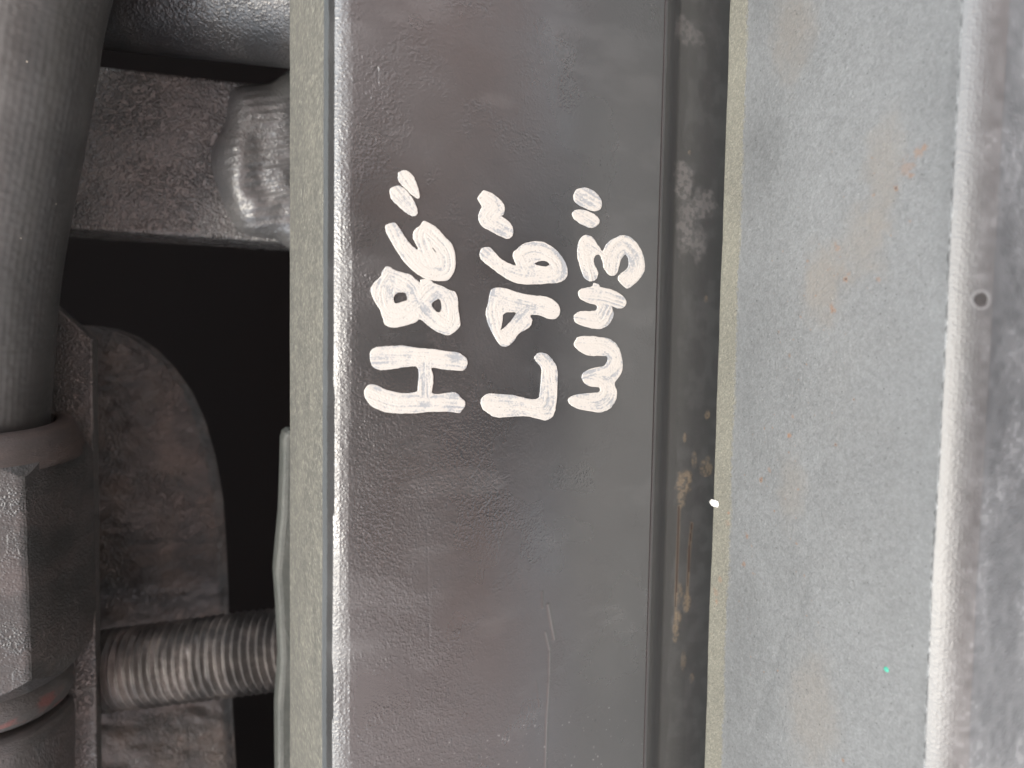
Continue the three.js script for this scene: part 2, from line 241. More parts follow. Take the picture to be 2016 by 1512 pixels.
// ------------------------------------------------------------------ the writing, traced on the beam face (tracing grid: 2.7 units a picture pixel)
const Z = (X, Y) => { const q = hit(680 + X / 2.7, 300 + Y / 2.7, faceP, faceN); return new THREE.Vector2(q.x, q.y); };
{
  const G = {
    H: [[100, 1290, 105, 1255, 130, 1233, 165, 1237, 220, 1262, 300, 1278, 375, 1272, 384, 1240, 388, 1195, 381, 1142, 330, 1141, 260, 1150, 200, 1158, 160, 1150, 138, 1125, 130, 1085, 135, 1055, 165, 1035, 230, 1030, 310, 1028, 400, 1040, 480, 1047, 560, 1060, 600, 1064, 640, 1092, 648, 1120, 640, 1145, 620, 1160, 560, 1157, 500, 1150, 457, 1147, 466, 1185, 466, 1235, 460, 1277, 500, 1284, 560, 1275, 590, 1280, 612, 1302, 632, 1320, 636, 1345, 615, 1375, 600, 1385, 540, 1378, 450, 1380, 380, 1385, 300, 1388, 220, 1382, 170, 1365, 130, 1340]],
    8: [[135, 720, 160, 685, 190, 655, 195, 630, 225, 605, 260, 625, 310, 640, 345, 650, 375, 675, 395, 690, 400, 678, 430, 670, 455, 680, 470, 695, 510, 710, 550, 730, 580, 740, 595, 770, 600, 830, 608, 880, 610, 920, 580, 955, 545, 972, 500, 960, 450, 930, 400, 890, 370, 905, 320, 920, 260, 933, 215, 920, 200, 890, 185, 840, 160, 800, 140, 760], [252, 765, 275, 742, 310, 742, 325, 752, 330, 785, 305, 797, 265, 807, 250, 790], [452, 805, 480, 778, 503, 780, 512, 810, 508, 845, 490, 855, 465, 835]],
    6: [[212, 395, 225, 382, 262, 375, 285, 400, 310, 440, 340, 480, 375, 515, 385, 510, 375, 490, 358, 455, 362, 420, 380, 400, 400, 385, 415, 365, 445, 375, 490, 405, 525, 445, 560, 480, 580, 530, 585, 590, 575, 640, 550, 675, 510, 685, 460, 680, 410, 665, 360, 630, 310, 580, 270, 520, 235, 460, 215, 420], [455, 504, 468, 508, 486, 534, 478, 538, 462, 522]],
    q1: [[278, 125, 285, 105, 315, 95, 345, 110, 370, 145, 385, 190, 396, 230, 388, 247, 370, 240, 335, 210, 300, 175, 282, 150]],
    q2: [[233, 205, 245, 187, 280, 177, 315, 195, 350, 235, 375, 280, 384, 320, 375, 337, 350, 338, 315, 315, 275, 280, 245, 250, 237, 225]],
    L: [[718, 1330, 725, 1305, 760, 1282, 830, 1285, 890, 1290, 930, 1300, 990, 1312, 1025, 1305, 1033, 1270, 1038, 1200, 1040, 1145, 1015, 1115, 1002, 1090, 1020, 1068, 1045, 1065, 1075, 1075, 1105, 1110, 1125, 1150, 1127, 1220, 1122, 1300, 1115, 1370, 1095, 1410, 1060, 1425, 1020, 1415, 960, 1402, 880, 1405, 800, 1408, 765, 1390, 735, 1370, 722, 1350]],
    9: [[745, 850, 755, 810, 765, 760, 775, 730, 810, 718, 860, 725, 920, 745, 1000, 760, 1060, 765, 1105, 785, 1135, 815, 1140, 850, 1120, 882, 1080, 885, 1030, 865, 985, 865, 992, 890, 985, 920, 955, 945, 920, 965, 900, 995, 870, 1025, 845, 1033, 815, 1018, 785, 970, 762, 920, 750, 880], [835, 858, 870, 845, 905, 850, 900, 870, 865, 915, 820, 950, 828, 900]],
    66: [[712, 540, 725, 510, 760, 502, 785, 520, 820, 560, 870, 590, 905, 600, 890, 560, 892, 530, 910, 515, 940, 490, 985, 475, 1030, 472, 1080, 490, 1130, 530, 1165, 580, 1180, 630, 1170, 670, 1135, 692, 1080, 697, 1000, 703, 930, 700, 870, 680, 810, 640, 750, 595, 722, 570], [1000, 590, 1025, 575, 1060, 575, 1083, 590, 1080, 605, 1050, 610, 1010, 602]],
    q3: [[702, 245, 720, 215, 740, 203, 790, 225, 830, 260, 847, 295, 840, 330, 830, 340, 870, 370, 888, 400, 890, 435, 870, 460, 830, 450, 780, 425, 735, 400, 712, 370, 705, 335, 720, 300, 720, 280]],
    W: [[1183, 1310, 1200, 1295, 1240, 1285, 1300, 1278, 1345, 1275, 1350, 1250, 1300, 1245, 1265, 1220, 1255, 1190, 1270, 1165, 1320, 1145, 1370, 1135, 1390, 1110, 1390, 1085, 1350, 1082, 1290, 1080, 1250, 1060, 1215, 1030, 1220, 1000, 1240, 980, 1300, 975, 1350, 982, 1400, 990, 1440, 1020, 1465, 1070, 1473, 1130, 1462, 1180, 1430, 1225, 1442, 1270, 1435, 1320, 1400, 1365, 1350, 1382, 1300, 1375, 1240, 1365, 1200, 1345, 1185, 1325]],
    4: [[1212, 880, 1220, 860, 1250, 845, 1300, 843, 1330, 840, 1335, 815, 1290, 800, 1250, 780, 1237, 745, 1255, 725, 1310, 712, 1320, 695, 1345, 700, 1355, 715, 1400, 725, 1450, 745, 1485, 775, 1492, 800, 1475, 825, 1445, 830, 1415, 820, 1425, 850, 1420, 880, 1400, 915, 1360, 938, 1310, 935, 1260, 922, 1225, 905]],
    3: [[1235, 495, 1250, 455, 1275, 440, 1310, 450, 1340, 490, 1365, 525, 1385, 490, 1420, 460, 1470, 440, 1520, 455, 1560, 500, 1585, 560, 1590, 620, 1565, 670, 1535, 700, 1500, 725, 1475, 710, 1450, 680, 1455, 650, 1490, 625, 1505, 595, 1500, 560, 1485, 545, 1460, 580, 1450, 620, 1435, 650, 1405, 655, 1375, 620, 1365, 580, 1350, 545, 1325, 555, 1320, 590, 1335, 620, 1342, 650, 1325, 680, 1290, 683, 1262, 655, 1245, 600, 1232, 550]],
    q4: [[1212, 230, 1225, 200, 1260, 187, 1300, 195, 1340, 225, 1362, 265, 1355, 300, 1325, 313, 1290, 305, 1240, 280, 1215, 255]],
    q5: [[1205, 325, 1220, 308, 1260, 305, 1310, 322, 1345, 350, 1348, 375, 1330, 395, 1300, 402, 1260, 385, 1220, 360, 1207, 340]],
  };
  // pen strokes: paint goes on in streaks that follow them
  const ST = [[150, 1285, 250, 1325, 400, 1330, 610, 1335], [160, 1090, 350, 1085, 620, 1112], [425, 1140, 425, 1280], [225, 640, 180, 720, 215, 860, 300, 880, 390, 800, 480, 720, 560, 780, 560, 920, 500, 910, 400, 800, 330, 690, 225, 640], [240, 400, 320, 540, 430, 640, 540, 640, 550, 540, 470, 440, 410, 400, 390, 450, 440, 580], [310, 120, 385, 230], [260, 205, 360, 320],
    [750, 1345, 900, 1350, 1070, 1365, 1080, 1200, 1075, 1140, 1030, 1090], [800, 740, 790, 860, 840, 990, 930, 900, 960, 860], [790, 760, 950, 800, 1100, 830], [745, 540, 850, 620, 960, 660, 1120, 655, 1130, 590, 1030, 520, 940, 540, 980, 640], [740, 230, 800, 290, 750, 340, 860, 430],
    [1220, 1315, 1340, 1325, 1390, 1280, 1370, 1210, 1290, 1190], [1290, 1190, 1400, 1150, 1430, 1090, 1370, 1030, 1250, 1020], [1240, 880, 1350, 890, 1380, 840], [1270, 755, 1380, 770, 1460, 795], [1300, 650, 1280, 560, 1275, 480, 1340, 520], [1410, 620, 1420, 540, 1470, 490, 1540, 560, 1545, 630, 1490, 690], [1240, 225, 1330, 280], [1240, 330, 1320, 375]].map((a) => { const o = []; for (let i = 0; i < a.length; i += 2) o.push(V(a[i], a[i + 1], 0)); return o.length > 2 ? new THREE.CatmullRomCurve3(o).getPoints(o.length * 3).map((q) => [q.x, q.y]) : o.map((q) => [q.x, q.y]); });
  const TW = 864, TH = 756, kx = 1728 / TW;
  const info = (X, Y) => { let bd = 1e9, bt = 0, bs = 0, bi = 0; ST.forEach((l, i) => { let acc = 0; for (let k = 0; k + 1 < l.length; k++) { const a = l[k], b = l[k + 1], len = Math.hypot(b[0] - a[0], b[1] - a[1]), [q, t] = segDist(X, Y, a, b); if (q < bd) { bd = q; bt = ((b[0] - a[0]) * (Y - a[1]) - (b[1] - a[1]) * (X - a[0])) / len; bs = acc + t * len; bi = i; } acc += len; } }); return [bt, bs, bi]; };
  const thick = new Float32Array(TW * TH);
  for (let j = 0; j < TH; j++) for (let i = 0; i < TW; i++) {
    const X = i * kx, Y = j * kx, [t, s, n] = info(X, Y);
    const streak = fbm(t * 0.11 + n * 31, s * 0.006 + n * 7, 111, 3), wet = fbm(X * 0.012, Y * 0.012, 112, 4), grit = noise(X * 0.16, Y * 0.16, 113);
    thick[j * TW + i] = clamp(0.55 + 1.1 * (streak - 0.5) + 1.1 * (wet - 0.5) + 0.45 * (grit - 0.5));
  }
  const look = (u, v) => thick[clamp(Math.floor((1 - v) * TH), 0, TH - 1) * TW + clamp(Math.floor(u * TW), 0, TW - 1)];
  const lm = new THREE.MeshPhysicalMaterial({
    map: tex(TW, TH, (u, v, o) => { const q = look(u, v), t = sstep(0.12, 0.55, q), pin = hash((u * TW) >> 1, (v * TH) >> 1, 5) > 0.9965 ? 0.55 : 1; o[0] = mix(0.36, 0.595, t) * pin; o[1] = mix(0.375, 0.572, t) * pin; o[2] = mix(0.39, 0.53, t) * pin; }),
    bumpMap: fieldTex(TW, TH, (u, v) => look(u, v)), bumpScale: 0.00012, roughness: 0.5,
  });
  const ring = (a) => {
    const p = []; for (let i = 0; i < a.length; i += 2) p.push(V(a[i], a[i + 1], 0));
    const c = new THREE.CatmullRomCurve3(p, true, 'catmullrom', 0.5), o = c.getPoints(p.length * 4); o.pop();
    return o.map((q, i) => Z(q.x + 3.5 * (noise(q.x * 0.09, q.y * 0.09, 121) - 0.5), q.y + 3.5 * (noise(q.x * 0.09, q.y * 0.09, 122) - 0.5)));
  };
  const letter = (key, name, label) => {
    const rings = G[key].map(ring), sh = new THREE.Shape(rings[0]); for (const h of rings.slice(1)) sh.holes.push(new THREE.Path(h));
    const g = new THREE.ExtrudeGeometry(sh, { depth: 0.00012, bevelEnabled: true, bevelThickness: 0.00018, bevelSize: 0.00022, bevelOffset: -0.00022, bevelSegments: 2, curveSegments: 1 });
    const p = g.attributes.position, uv = g.attributes.uv;
    for (let i = 0; i < p.count; i++) {   // uv: place of the point on the tracing grid
      const w = V(p.getX(i), p.getY(i), 0).sub(camera.position), f = w.dot(fwd), px = 1008 + FPX * w.dot(right) / f, py = 756 - FPX * w.dot(camUp) / f;
      uv.setXY(i, (px - 680) / 640, 1 - (py - 300) / 560);
    }
    g.translate(0, 0, 0.00005);
    part(name, g, lm, beam, label);
  };
  letter('H', 'painted_letter', 'white brushed letter H'); letter(8, 'painted_digit', 'white brushed digit 8 after the H'); letter(6, 'painted_digit', 'white brushed digit 6 with closed bowl after the 8');
  letter('q1', 'inch_mark'); letter('q2', 'inch_mark');
  letter('L', 'painted_letter', 'white brushed letter L'); letter(9, 'painted_digit', 'white brushed digit 9 after the L'); letter(66, 'painted_digit', 'white brushed digit 6 after the 9'); letter('q3', 'inch_mark');
  letter('W', 'painted_letter', 'white brushed letter W'); letter(4, 'painted_digit', 'white brushed digit 4 after the W'); letter(3, 'painted_digit', 'white brushed digit 3 after the 4'); letter('q4', 'inch_mark'); letter('q5', 'inch_mark');
}

// ------------------------------------------------------------------ lower rail standing out in front
{
  const hB = 163, zb = 1.5, zf = 86.6, r = 8;
  const rail = thing('lower_rail', 'grey dusty steel rail with rust specks below the lettered beam', 'rail', V(0, YC - 0.24, 0.045));
  const prof = [[zb, 240], ...arc(zb + 2, hB + 2, 2, 180, 90, 5), [zb + 3, hB], [zf - r - 1, hB], ...arc(zf - r, hB + r, r, 90, 0, 14), [zf, hB + r + 1], [zf, 240]];
  const i0 = 1, i1 = prof.length - 1;
  const g = sweep(prof, -0.45, 0.45, i0, i1);
  const S = [0]; for (let i = 1; i < prof.length; i++) S.push(S[i - 1] + Math.hypot(prof[i][0] - prof[i - 1][0], prof[i][1] - prof[i - 1][1]));
  const LEN = S[i1] - S[i0], sTop = S[6] - S[i0], sCorner = S[8] - S[i0], sFront = S[8 + 14] - S[i0];
  const topP = V(0, YC - hB * MM, 0), topN = V(0, 1, 0), frontP = V(0, 0, zf * MM);
  const onTop = (px, py) => { const q = hit(px, py, topP, topN); return [q.x * 1000, sTop + q.z * 1000 - (zb + 2)]; };
  const onFront = (px, py) => { const q = hit(px, py, frontP, faceN); return [q.x * 1000, sFront + (YC - q.y) * 1000 - (hB + r)]; };
  const R = rng(77), rust = [];
  const speck = (px, py, rad, k) => rust.push([...onTop(px, py), rad, k]);
  for (const [x, y, q, k] of [[1640, 610, 1, 0.8], [1637, 600, .7, .7], [1554, 858, .9, 1], [1505, 843, .5, .8], [1553, 890, .4, .6], [1498, 945, .7, 0.8], [1515, 925, .9, 0.4], [1500, 942, .5, .8], [1470, 1055, 0.9, .7], [1465, 1112, 1.0, .7], [1480, 1075, .5, .6], [1434, 1010, .7, .9], [1588, 1212, .4, .8], [1808, 300, 1.4, .6], [1785, 330, 2.6, .45], [1795, 345, 1, .6], [1765, 370, .9, .8], [1820, 290, 1.0, .7], [1650, 490, 1, .6], [1665, 550, .9, .8], [1672, 540, .7, .6], [1645, 480, .8, .5], [1720, 385, .7, .5], [1730, 550, .8, .5], [1660, 1497, .5, 1], [1560, 820, .7, .6], [1555, 700, .7, .6], [1418, 1140, 1.2, .55], [1412, 1185, 1.0, .7], [1410, 1165, 1.6, .4], [1432, 1030, 1.2, .35]]) speck(x, y, q, k);
  for (let i = 0; i < 110; i++) { const t = R(), y = mix(260, 1350, t), x = mix(1690, 1470, clamp(t * 1.1)) + (R() + R() - 1) * 150; speck(x, y, 0.15 + 0.4 * R() * R(), 0.3 + 0.6 * R()); }
  const stains = [[1740, 330, 14, 6, .5], [1620, 560, 12, 8, .6], [1560, 960, 12, 6, .35], [1560, 60, 16, 9, .5], [1700, 480, 10, 8, .5], [1600, 1400, 18, 10, .45]].map(([x, y, a, b, k]) => [...onTop(x, y), a, b, k]);
  const dents = [[[1590, 1150], [1575, 1200]], [[1545, 1240], [1530, 1300]], [[1480, 1440], [1520, 1330]]].map((l) => l.map((q) => onTop(...q)));
  const pits = [[...onFront(1946, 590), 1.5]];
  const lumps = (() => { const w = 1024, per = 90, f = new Float32Array(w * w); stamp(w, w, blobs(3800, per, 19, 0.25, 0.8), per, f, 1); return (x, s) => f[(((s / per * w) | 0) % w + w) % w * w + (((x / per * w) | 0) % w + w) % w]; })();
  const at = (u, v) => [(u * 2 - 1) * XR * 1000, v * LEN];
  const olive = (x, s) => sstep(sTop + 8.2 + 1.6 * (noise(x * 0.2, 3, 131) - 0.5), sTop + 6.6, s + 1.2 * (noise(x * 1.5, s * 1.5, 132) - 0.5));
  const W = 1792, H = 896;
  const map = tex(W, H, (u, v, o) => {
    const [x, s] = at(u, v);
    if (s < sCorner + 2.4 + 0.8 * (noise(x * 0.7, 5, 128) - 0.5)) {
      const n = fbm(x * 0.035, s * 0.05, 133, 5), f = noise(x * 2.4, s * 2.4, 134), gr = noise(x * 2.9, s * 2.9, 135);
      let b = 0.182 + 0.06 * (n - 0.5) + 0.05 * (f - 0.5) + 0.03 * (gr - 0.5) + 0.04 * (noise(x * 1.1, s * 1.1, 129) - 0.5);
      o[0] = b * 0.97; o[1] = b * 1.0; o[2] = b * 1.0;
      for (const [cx, cs, a, c, k] of stains) { const e = Math.hypot((x - cx) / a, (s - cs) / c); if (e < 1.4) { const t = k * sstep(1.3, 0.3, e + 0.8 * (fbm(x * 0.3, s * 0.3, 136, 3) - 0.5)) * (0.5 + 0.5 * f); o[0] = mix(o[0], 0.215, t); o[1] = mix(o[1], 0.185, t); o[2] = mix(o[2], 0.15, t); } }
      const gl = sstep(0.55, 0.95, lumps(x, s)) * 0.06; o[0] += gl; o[1] += gl; o[2] += gl * 0.9;
      const d = olive(x, s);
      if (d > 0) { const q = 0.65 + 0.7 * gr * noise(x * 1.9, s * 1.9, 137) + 0.3 * (n - 0.5), sp = noise(x * 5.5, s * 5.5, 138) > 0.88 ? 0.1 : 0; o[0] = mix(o[0], 0.2 * q + sp, d); o[1] = mix(o[1], 0.19 * q + sp, d); o[2] = mix(o[2], 0.145 * q + sp * 0.8, d); }
      for (const [cx, cs, rr, k] of rust) { const dx = x - cx, ds = s - cs; if (dx * dx + ds * ds < rr * rr * 2.3) { const e = Math.hypot(dx, ds) / rr + 0.9 * (noise(x * 1.8, s * 1.8, 139) - 0.5), t = k * sstep(1.1, 0.3, e); o[0] = mix(o[0], 0.25, t * 0.85); o[1] = mix(o[1], 0.135, t * 0.85); o[2] = mix(o[2], 0.075, t * 0.85); if (e < 0.12 && k > 0.75) { o[0] *= 0.35; o[1] *= 0.35; o[2] *= 0.4; } } }
      if (hash((x * 3) | 0, (s * 3) | 0, 9) > 0.9985) { o[0] *= 0.4; o[1] *= 0.4; o[2] *= 0.4; }
    } else {   // front: black paint with pale mottled dust
      const n = sstep(0.45, 0.72, fbm(x * 0.09, s * 0.11, 141, 4)) , f = sstep(0.5, 0.8, noise(x * 0.8, s * 0.8, 142)), k = sstep(sCorner + 3, sFront + 1, s);
      let b = mix(0.05, 0.075 + 0.13 * n * (0.35 + 0.65 * f) + 0.07 * (noise(x * 0.5, s * 0.5, 143)), k); o[0] = b; o[1] = b * 1.01; o[2] = b * 1.02;
      for (const [cx, cs, rr] of pits) { const e = Math.hypot(x - cx, s - cs) / rr; if (e < 1) { o[0] = o[1] = o[2] = 0.02; } else if (e < 1.6) { o[0] += 0.06; o[1] += 0.06; o[2] += 0.06; } }
    }
  });
  const bump = fieldTex(W, H, (u, v) => {
    const [x, s] = at(u, v), top = s < sCorner;
    let h = 0.35 + 0.12 * (fbm(x * 0.12, s * 0.12, 151, 4) - 0.5) + 0.12 * lumps(x, s) * sstep(0.35, 0.65, fbm(x * 0.08, s * 0.08, 154, 3)) + 0.1 * (noise(x * 1.3, s * 1.3, 152) - 0.5) + 0.1 * (noise(x * 2.6, s * 2.6, 155) - 0.5);
    if (s > sCorner - 1 && s < sFront + 1) h = 0.35 + 0.35 * (h - 0.35) + 0.06 * (noise(x * 2.4, s * 2.4, 156) - 0.5);
    if (olive(x, s) > 0.3) h += 0.25 * (noise(x * 3.5, s * 3.5, 153) - 0.5);
    if (top) for (const l of dents) { const q = polyDist(x, s, l); if (q < 4) h -= 0.2 * Math.exp(-q * q / 2.6); }
    for (const [cx, cs, rr] of pits) { const e = Math.hypot(x - cx, s - cs) / rr; if (e < 1.3) h -= 0.4 * sstep(1.3, 0.5, e); }
    return h;
  });
  const rough = tex(1024, 512, (u, v, o) => { const [x, s] = at(u, v), d = olive(x, s); o[0] = 0; o[1] = s > sCorner ? mix(0.45, 0.36, sstep(sFront - 1, sFront + 2, s)) : mix(0.5 + 0.15 * (fbm(x * 0.1, s * 0.1, 161, 3) - 0.5), 0.85, d); o[2] = 0; }, { srgb: false });
  part('rail_wall', g, new THREE.MeshPhysicalMaterial({ map, bumpMap: bump, bumpScale: 0.0005, roughnessMap: rough, roughness: 1, ior: 2.1 }), rail);
  // a chip of white paint stuck on the back edge, a green fleck on top
  const c0 = hit(1409, 991, topP, topN), chip = new THREE.OctahedronGeometry(0.0023, 1); { const p = chip.attributes.position; for (let i = 0; i < p.count; i++) { const k = 0.75 + 0.5 * hash(Math.round(p.getX(i) * 1e5), Math.round(p.getZ(i) * 1e5), 4); p.setXYZ(i, p.getX(i) * k * 0.6, p.getY(i) * 0.22, p.getZ(i) * k); } chip.computeVertexNormals(); }
  chip.translate(c0.x, c0.y + 0.0004, c0.z);
  part('paint_chip', chip, new THREE.MeshStandardMaterial({ color: new THREE.Color().setRGB(0.8, 0.77, 0.72), roughness: 0.6 }), rail, 'white paint chip on the back edge');
  const c1 = hit(1745, 1318, topP, topN), fl = new THREE.SphereGeometry(0.0007, 10, 6); fl.scale(1, 0.35, 1.1); fl.translate(c1.x, c1.y, c1.z);
  part('paint_fleck', fl, new THREE.MeshStandardMaterial({ color: new THREE.Color().setRGB(0.08, 0.42, 0.3), roughness: 0.6 }), rail, 'tiny green paint fleck');
}

// ------------------------------------------------------------------ machinery behind the beam
// slab: outline given in picture pixels on a plane, thickness going away from the camera
function slab(px, p0, n, thick, bevel) {
  const e1 = right.clone().addScaledVector(n, -right.dot(n)).normalize(), e2 = n.clone().cross(e1).normalize();
  const sh = new THREE.Shape(px.map(([x, y]) => { const q = hit(x, y, p0, n).sub(p0); return new THREE.Vector2(q.dot(e1), q.dot(e2)); }));
  const g = new THREE.ExtrudeGeometry(sh, { depth: thick - 2 * bevel, bevelEnabled: true, bevelThickness: bevel, bevelSize: bevel, bevelOffset: -bevel, bevelSegments: 3 });
  g.translate(0, 0, -(thick - bevel));
  g.applyMatrix4(new THREE.Matrix4().makeBasis(e1, e2, n).setPosition(p0)); return g;
}
const back = fwd.clone().negate();

{ // bracket plate with a fat weld bead against the beam
  const p0 = P(350, 300, 300), n = V(-0.03, 0.03, 1).normalize();
  const bracket = thing('bracket_plate', 'short black bracket plate welded to the back of the lettered beam', 'bracket', P(350, 450, 305));
  part('plate', slab([[60, 114], [620, 177], [620, 482], [60, 445]], p0, n, 0.045, 0.0014), M.plate, bracket);
  const edge = [[600, 150], [530, 163], [468, 170], [450, 195], [441, 245], [420, 285], [414, 325], [425, 365], [438, 400], [455, 435], [482, 462], [540, 472], [600, 472]];
  const c = [545, 325], nr = 44, na = 120, pos = [], uv = [], idx = [];
  const crv = new THREE.CatmullRomCurve3(edge.map((q) => V(q[0], q[1], 0)), true, 'catmullrom', 0.5).getSpacedPoints(na);
  for (let j = 0; j <= nr; j++) for (let i = 0; i <= na; i++) {
    const rho = j / nr, q = crv[i], x = mix(c[0], q.x, rho), y = mix(c[1], q.y, rho);
    const prof = Math.pow(Math.max(0, 1 - Math.pow(rho, 4)), 0.7);
    const side = sstep(415, 470, x);
    let h = 0.0125 * prof * (0.75 + 0.25 * side) * (0.9 + 0.2 * fbm(x * 0.02, y * 0.02, 171, 3));
    const rip = Math.sin((y * 0.36 + 0.05 * (x - 500) + 5 * fbm(x * 0.012, y * 0.02, 172, 3)));
    h += prof * (0.00036 * rip * sstep(425, 450, x) * (0.5 + fbm(x * 0.02, y * 0.02, 174, 2)) + 0.00045 * (fbm(x * 0.03, y * 0.07, 173, 4) - 0.5) * 2);
    h -= 0.0022 * prof * Math.exp(-Math.pow((x - 512) / 26, 2)) * sstep(240, 290, y) * sstep(420, 380, y);
    const w = hit(x, y, p0, n).addScaledVector(n, h - 0.0006); pos.push(w.x, w.y, w.z); uv.push(w.x * 1 + 5, w.y * 1);
  }
  for (let j = 0; j < nr; j++) for (let i = 0; i < na; i++) { const a = j * (na + 1) + i, b = a + 1, d = a + na + 1, e = d + 1; idx.push(a, d, b, b, d, e); }
  const g = new THREE.BufferGeometry(); g.setAttribute('position', new THREE.Float32BufferAttribute(pos, 3)); g.setAttribute('uv', new THREE.Float32BufferAttribute(uv, 2)); g.setIndex(idx); g.computeVertexNormals();
  part('weld_bead', g, M.weld, bracket, 'shiny lumpy weld bead');
}
{ // round bar crossing above the bracket
  const a = P(40, -61, 288), b = P(640, 0, 288), L = a.distanceTo(b), r = 132 * 288 / FPX * MM, o = [];
  const g = new THREE.CylinderGeometry(r, r, L, 96, 40, false); g.translate(0, L / 2, 0);
  const uv = g.attributes.uv; for (let i = 0; i < uv.count; i++) uv.setXY(i, uv.getX(i) * 2 * Math.PI * r, uv.getY(i) * L);
  axisGeo(g, a, b);
  const bar = thing('round_bar', 'thick black round bar beside the bracket plate', 'bar', a.clone().lerp(b, 0.5));
  part('shaft', g, M.rod, bar);
}
{ // flat bar behind the hose fitting
  const p0 = P(150, 900, 289), n = V(0, 0.22, 1).normalize();
  const bar = thing('flat_bar', 'narrow upright flat bar with a clipped corner behind the hose fitting', 'bar', P(150, 1500, 306));
  part('bar_wall', slab([[-120, 560], [62, 560], [118, 612], [181, 668], [184, 1000], [188, 1300], [192, 1640], [-120, 1640]], p0, n, 0.007, 0.0006), metricMat(castColour([0.08, 0.077, 0.074], [0.125, 0.112, 0.102]), castBump, 0.0022, 0.52, 0.04), bar);
}
{ // hydraulic hose with its crimped fitting
  const c = [[106, -220, 228], [69, -100, 236], [46, 0, 240], [28, 130, 244], [6, 270, 249], [-15, 390, 253], [-34, 520, 257], [-44, 640, 261], [-50, 760, 265], [-54, 860, 269]];
  const hose = thing('hydraulic_hose', 'thick grey rubber hose running into a hexagonal metal fitting', 'hose', P(-26, 870, 270));
  const curve = new THREE.CatmullRomCurve3(c.map((q) => P(...q)));
  const rad = 130 * 268 / FPX * MM, tube = new THREE.TubeGeometry(curve, 160, rad, 72, false), L = curve.getLength();
  { const uv = tube.attributes.uv; for (let i = 0; i < uv.count; i++) uv.setXY(i, uv.getX(i) * L, uv.getY(i) * 2 * Math.PI * rad); }
  const rubberMap = tex(512, 512, (u, v, o) => { const n = fbm(u * 7, v * 7, 181, 4, 7), f = noise(u * 90, v * 90, 182, 90), b = 0.07 + 0.045 * (n - 0.5) + 0.012 * (f - 0.5); o[0] = b; o[1] = b * 0.99; o[2] = b * 0.96; const p = hash((u * 170) | 0, (v * 170) | 0, 31); if (p > 0.9994) { o[0] = 0.4; o[1] = 0.36; o[2] = 0.3; } }, REP);
  const rubberBump = fieldTex(512, 512, (u, v) => 0.5 + 0.035 * Math.sin((u * 14 + v * 22) * Math.PI * 2) * Math.sin((u * 14 - v * 22) * Math.PI * 2) + 0.5 * (fbm(u * 10, v * 10, 183, 3, 10) - 0.5) + 0.12 * (noise(u * 60, v * 60, 184, 60) - 0.5), REP);
  part('hose_tube', tube, metricMat(rubberMap, rubberBump, 0.0008, 0.78, 0.09), hose);
  // fitting, built along its axis from the hose end downwards in the picture
  const a0 = P(-47, 832, 268), a1 = P(-8, 1700, 296), dir = a1.clone().sub(a0).normalize(), unit = 268 / FPX * MM;
  const hexGeo = (len, ap, cone, turn, nh = 170, na = 240) => {
    const pos = [], uv = [], idx = [];
    for (let j = 0; j <= nh; j++) for (let i = 0; i <= na; i++) {
      const a = i / na * Math.PI * 2, h = j / nh * len; let m = ((a - turn) % (Math.PI / 3) + Math.PI / 3) % (Math.PI / 3) - Math.PI / 6;
      const hex = ap / Math.cos(m), rr = Math.min(hex, cone(h)); const rnd = Math.min(rr, ap * 1.1547 - 0.0006);
      pos.push(rnd * Math.cos(a), h, rnd * Math.sin(a)); uv.push(a * ap, h);
    }
    for (let j = 0; j < nh; j++) for (let i = 0; i < na; i++) { const p = j * (na + 1) + i, q = p + 1, d = p + na + 1, e = d + 1; idx.push(p, d, q, q, d, e); }
    const g = new THREE.BufferGeometry(); g.setAttribute('position', new THREE.Float32BufferAttribute(pos, 3)); g.setAttribute('uv', new THREE.Float32BufferAttribute(uv, 2)); g.setIndex(idx); g.computeVertexNormals(); return toCreasedNormals(g, 0.35);
  };
  const lathe = (pts) => { const g = new THREE.LatheGeometry(pts.map((q) => new THREE.Vector2(q[0] * unit, q[1] * unit)), 96); const uv = g.attributes.uv; for (let i = 0; i < uv.count; i++) uv.setXY(i, uv.getX(i) * 0.2, uv.getY(i) * 0.1); return g; };
  const rim = lathe([[134, 60], [134, 4], [140, -6], [152, -8], [164, -2], [174, 14], [182, 34], [187, 52], [187, 62]]);
  part('ferrule', axisGeo(rim, a0, a1), metricMat(castColour([0.06, 0.048, 0.044], [0.088, 0.066, 0.058]), castBump, 0.0003, 0.85, 0.06), hose, 'rounded collar round the hose end');
  const hl = 470 * unit, apo = 176 * unit, cone = (h) => Math.min(186 * unit + h * 0.8, 160 * unit + (hl - h) * 0.85);
  const hex = hexGeo(hl, apo, cone, 0.12); hex.translate(0, 48 * unit, 0);
  const hexPart = axisGeo(hex, a0, a1);
  const hm = metricMat(castColour([0.045, 0.045, 0.044], [0.075, 0.066, 0.063]), castBump, 0.0006, 0.62, 0.05);
  part('hex_nut', hexPart, hm, hose, 'dark hexagonal body of the fitting');
  const neck = lathe([[100, 500], [158, 512], [158, 575], [152, 586], [140, 590], [100, 590]]);
  const redMap = tex(512, 512, (u, v, o) => { const t = 0.7 * sstep(0.6, 0.75, fbm(u * 9, v * 9, 221, 4, 9)), b = 0.062 + 0.02 * noise(u * 60, v * 60, 222, 60); o[0] = mix(b, 0.2, t); o[1] = mix(b * 0.95, 0.06, t); o[2] = mix(b * 0.92, 0.05, t); }, REP);
  part('neck', axisGeo(neck, a0, a1), metricMat(redMap, castBump, 0.0003, 0.8, 0.07), hose, 'fitting neck with traces of red paint');
  const nut = lathe([[120, 602], [150, 602], [158, 610], [160, 640], [160, 900]]);
